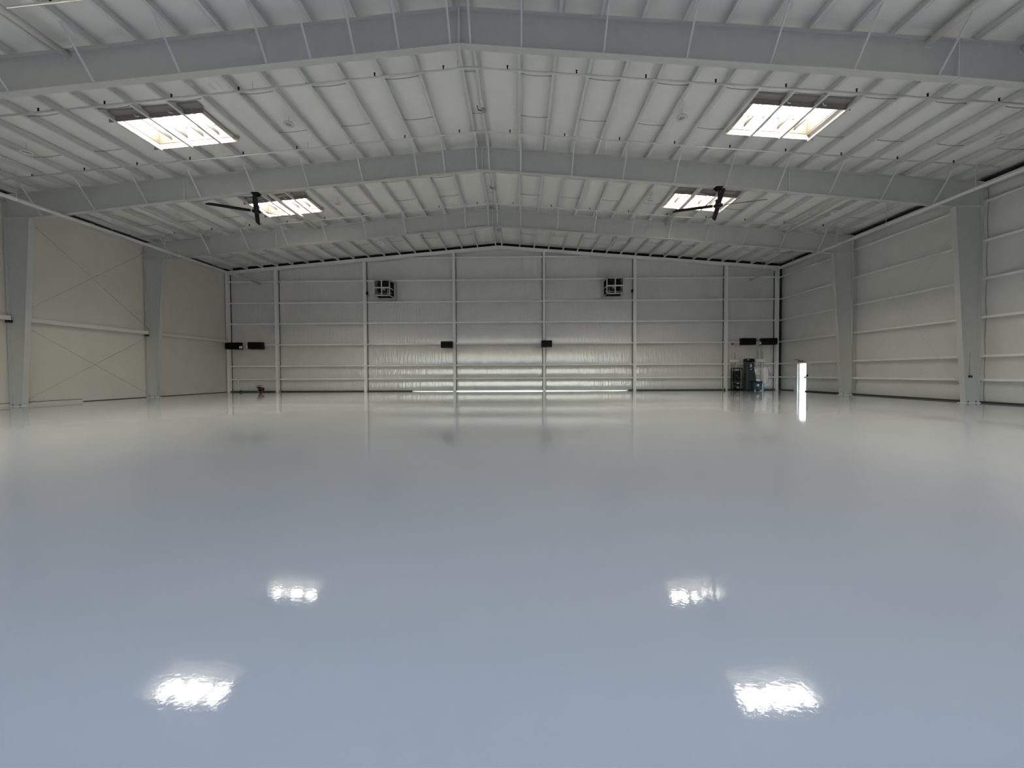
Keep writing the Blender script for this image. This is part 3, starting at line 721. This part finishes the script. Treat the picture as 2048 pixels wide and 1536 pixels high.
MB().box(-0.40, -0.02, -0.36, -0.26, 0.06, 0.78).build('lower_panel', 'green_enamel', t, bevel=0.02)

t = thing('floor_box', 'low blue-grey box with a white label in front of the green cabinet', 'box', (20.94, ye - 0.62, 0))
MB().box(-0.31, 0.31, -0.2, 0.2, 0.08, 0.70).build('body', 'teal_enamel', t, bevel=0.03)
MB().box(-0.33, 0.33, -0.22, 0.22, 0.68, 0.77).build('lid', 'black_satin', t, bevel=0.02)
MB().box(-0.12, 0.06, -0.21, -0.2, 0.36, 0.54).build('label_plate', 'sticker', t)
MB().bar((0.02, -0.206, 0.16), (0.20, -0.206, 0.30), 0.02, 0.05, (0, 1, 0)).build('stripe', 'galv', t)
for x in (-0.22, 0.24): MB().tube([(x, -0.12, 0.0), (x, -0.12, 0.08)], 0.06, 10).build('foot', 'sticker', t, True)

t = thing('white_tank', 'white upright cylinder tank on pipe legs in the equipment corner', 'tank', (21.78, ye, 0))
MB().lathe([(0.02, 0.56), (0.20, 0.57), (0.235, 0.62), (0.235, 1.78), (0.20, 1.83), (0.02, 1.84)], (0, 0, 0), 24).build('body', 'pinkish_white', t, True)
for a in (0.6, 2.6, 4.4): MB().tube([(0.17 * math.cos(a), 0.17 * math.sin(a), 0.0), (0.17 * math.cos(a), 0.17 * math.sin(a), 0.6)], 0.022, 8).build('leg', 'galv', t, True)
MB().tube([(-0.16, -0.1, 0.6), (-0.19, -0.12, 0.35), (-0.26, -0.16, 0.15), (-0.30, -0.2, 0.02)], 0.035, 8).build('hose', 'pale_plastic', t, True)
MB().tube([(0.31, -0.05, 0.55), (0.31, -0.05, 1.80)], 0.045, 8).build('side_tube', 'pale_plastic', t, True)
MB().tube([(0.40, 0.0, 0.62), (0.40, 0.0, 1.88), (0.30, 0.0, 1.92)], 0.014, 6).build('red_line', 'exit_red', t, True)
MB().tube([(0.0, 0.0, 1.84), (0.0, 0.0, 2.34)], 0.03, 8).build('outlet_pipe', 'galv', t, True)
MB().tube([(0.42, 0.0, 1.75), (0.75, 0.1, 1.0)], 0.010, 6).build('cord', 'dark_grille', t, True)

t = thing('white_jug', 'white plastic jug on the floor between box and white tank', 'jug', (21.42, ye - 0.45, 0))
MB().lathe([(0.09, 0.0), (0.105, 0.03), (0.105, 0.42), (0.06, 0.55), (0.04, 0.58)], (0, 0, 0), 16).build('body', 'sticker', t, True)
MB().lathe([(0.045, 0.58), (0.045, 0.64), (0.01, 0.645)], (0, 0, 0), 12).build('cap', 'teal_enamel', t, True)

t = thing('exit_lamp', 'small red and white emergency lamp above the open personnel door', 'emergency lamp', (23.50, 33.1, 2.33))
MB().box(-0.07, 0.0, -0.50, 0.05, -0.04, 0.05).build('sign_face', 'exit_red', t, bevel=0.01)
for y in (0.16, 0.42): MB().tube([(0.0, y, 0.06), (-0.10, y - 0.03, 0.04)], [0.05, 0.075], 10).build('lamp_head', 'bulb', t, True)
MB().box(-0.06, 0.0, 0.05, 0.5, 0.10, 0.15).build('arm', 'dark_grille', t)

t = thing('wall_camera', 'small black dome camera under the girt beside the black heaters', 'camera', (19.02 + 0.5, D + 0.0, 3.90))
MB().box(-0.04, 0.04, -0.02, 0.1, 0.0, 0.10).build('mount', 'pale_plastic', t)
MB().lathe([(0.02, -0.10), (0.07, -0.07), (0.085, -0.01), (0.06, 0.02)], (0, -0.06, 0.0), 14).build('dome', 'black_satin', t, True)

# ---------------------------------------------------------------- conduits on the back wall, column outlet
def drop(x, z1, label, foot=True):
    t = thing('conduit', label, 'conduit', (x, D - 0.11, 0), group='conduits on the back wall')
    pts = [(0, 0, z1), (0, 0, 0.25), (0.04, -0.02, 0.14), (0.16, -0.05, 0.06), (0.22, -0.06, 0.0)] if foot else [(0, 0, z1), (0, 0, 0.0)]
    MB().tube(pts, 0.035, 8).build('pipe', 'white_pipe', t, True)
    for z in (1.2, 2.3, 4.1):
        if z < z1: MB().tube([(0, 0, z - 0.04), (0, 0, z + 0.04)], 0.05, 8).build('clamp', 'galv', t)
    if foot: MB().box(0.14, 0.28, -0.12, 0.02, 0.0, 0.16).build('valve', 'dark_grille', t, bevel=0.02)
drop(18.62, 10.0, 'white conduit down the back wall beside the column next to the black rack')
drop(-22.35, 1.35, 'short white conduit with a valve near the smooth-wall corner')
drop(-18.75, 10.2, 'white conduit down the back wall beside the column next to the red valve', False)
t = thing('outlet_box', 'small dark outlet with conduit on the girted-wall column of the frame with fans', 'outlet', (23.05, Y2 - 0.03, 1.20))
MB().box(-0.07, 0.07, -0.05, 0.02, 0.0, 0.11).build('box', 'dark_grille', t, bevel=0.01)
MB().tube([(-0.03, -0.01, 0.1), (-0.03, -0.01, 1.2)], 0.014, 6).build('conduit', 'galv', t, True)

# ---------------------------------------------------------------- red valve on the floor
t = thing('red_valve', 'small red valve with a black handwheel standing at the foot of the back wall', 'valve', (-19.75, D - 1.25, 0), rz=0.2)
MB().lathe([(0.17, 0.0), (0.17, 0.05), (0.10, 0.06), (0.10, 0.16)], (0.08, 0, 0), 14).build('base_flange', 'red_paint', t, True)
MB().tube([(0.08, 0, 0.10), (0.06, 0, 0.22), (0.0, 0, 0.34), (-0.06, 0, 0.44)], [0.12, 0.20, 0.19, 0.12], 14).build('body', 'red_paint', t, True)
MB().tube([(0.02, 0, 0.30), (0.27, 0, 0.30)], [0.12, 0.14], 12).build('outlet', 'red_paint', t, True)
MB().tube([(-0.06, 0, 0.42), (-0.20, -0.03, 0.45), (-0.25, -0.03, 0.47)], [0.05, 0.045, 0.06], 8).build('spout', 'black_metal', t, True)
MB().tube([(-0.08, 0, 0.43), (-0.09, 0, 0.62)], 0.018, 8).build('stem', 'black_metal', t, True)
m = MB(); n = 18
for k in range(n):
    a0, a1 = 2 * math.pi * k / n, 2 * math.pi * (k + 1) / n
    m.bar((-0.06 + 0.22 * math.cos(a0), 0.22 * math.sin(a0), 0.60), (-0.06 + 0.22 * math.cos(a1), 0.22 * math.sin(a1), 0.60), 0.03, 0.03)
for a in (0.4, 2.5, 4.6): m.bar((-0.06, 0, 0.60), (-0.06 + 0.21 * math.cos(a), 0.21 * math.sin(a), 0.60), 0.025, 0.02)
m.build('handwheel', 'black_metal', t)
for x in (-0.06, 0.20): MB().tube([(x, -0.18, 0.10), (x, -0.21, 0.10)], 0.035, 10).build('bolt_cap', 'sticker', t, True)
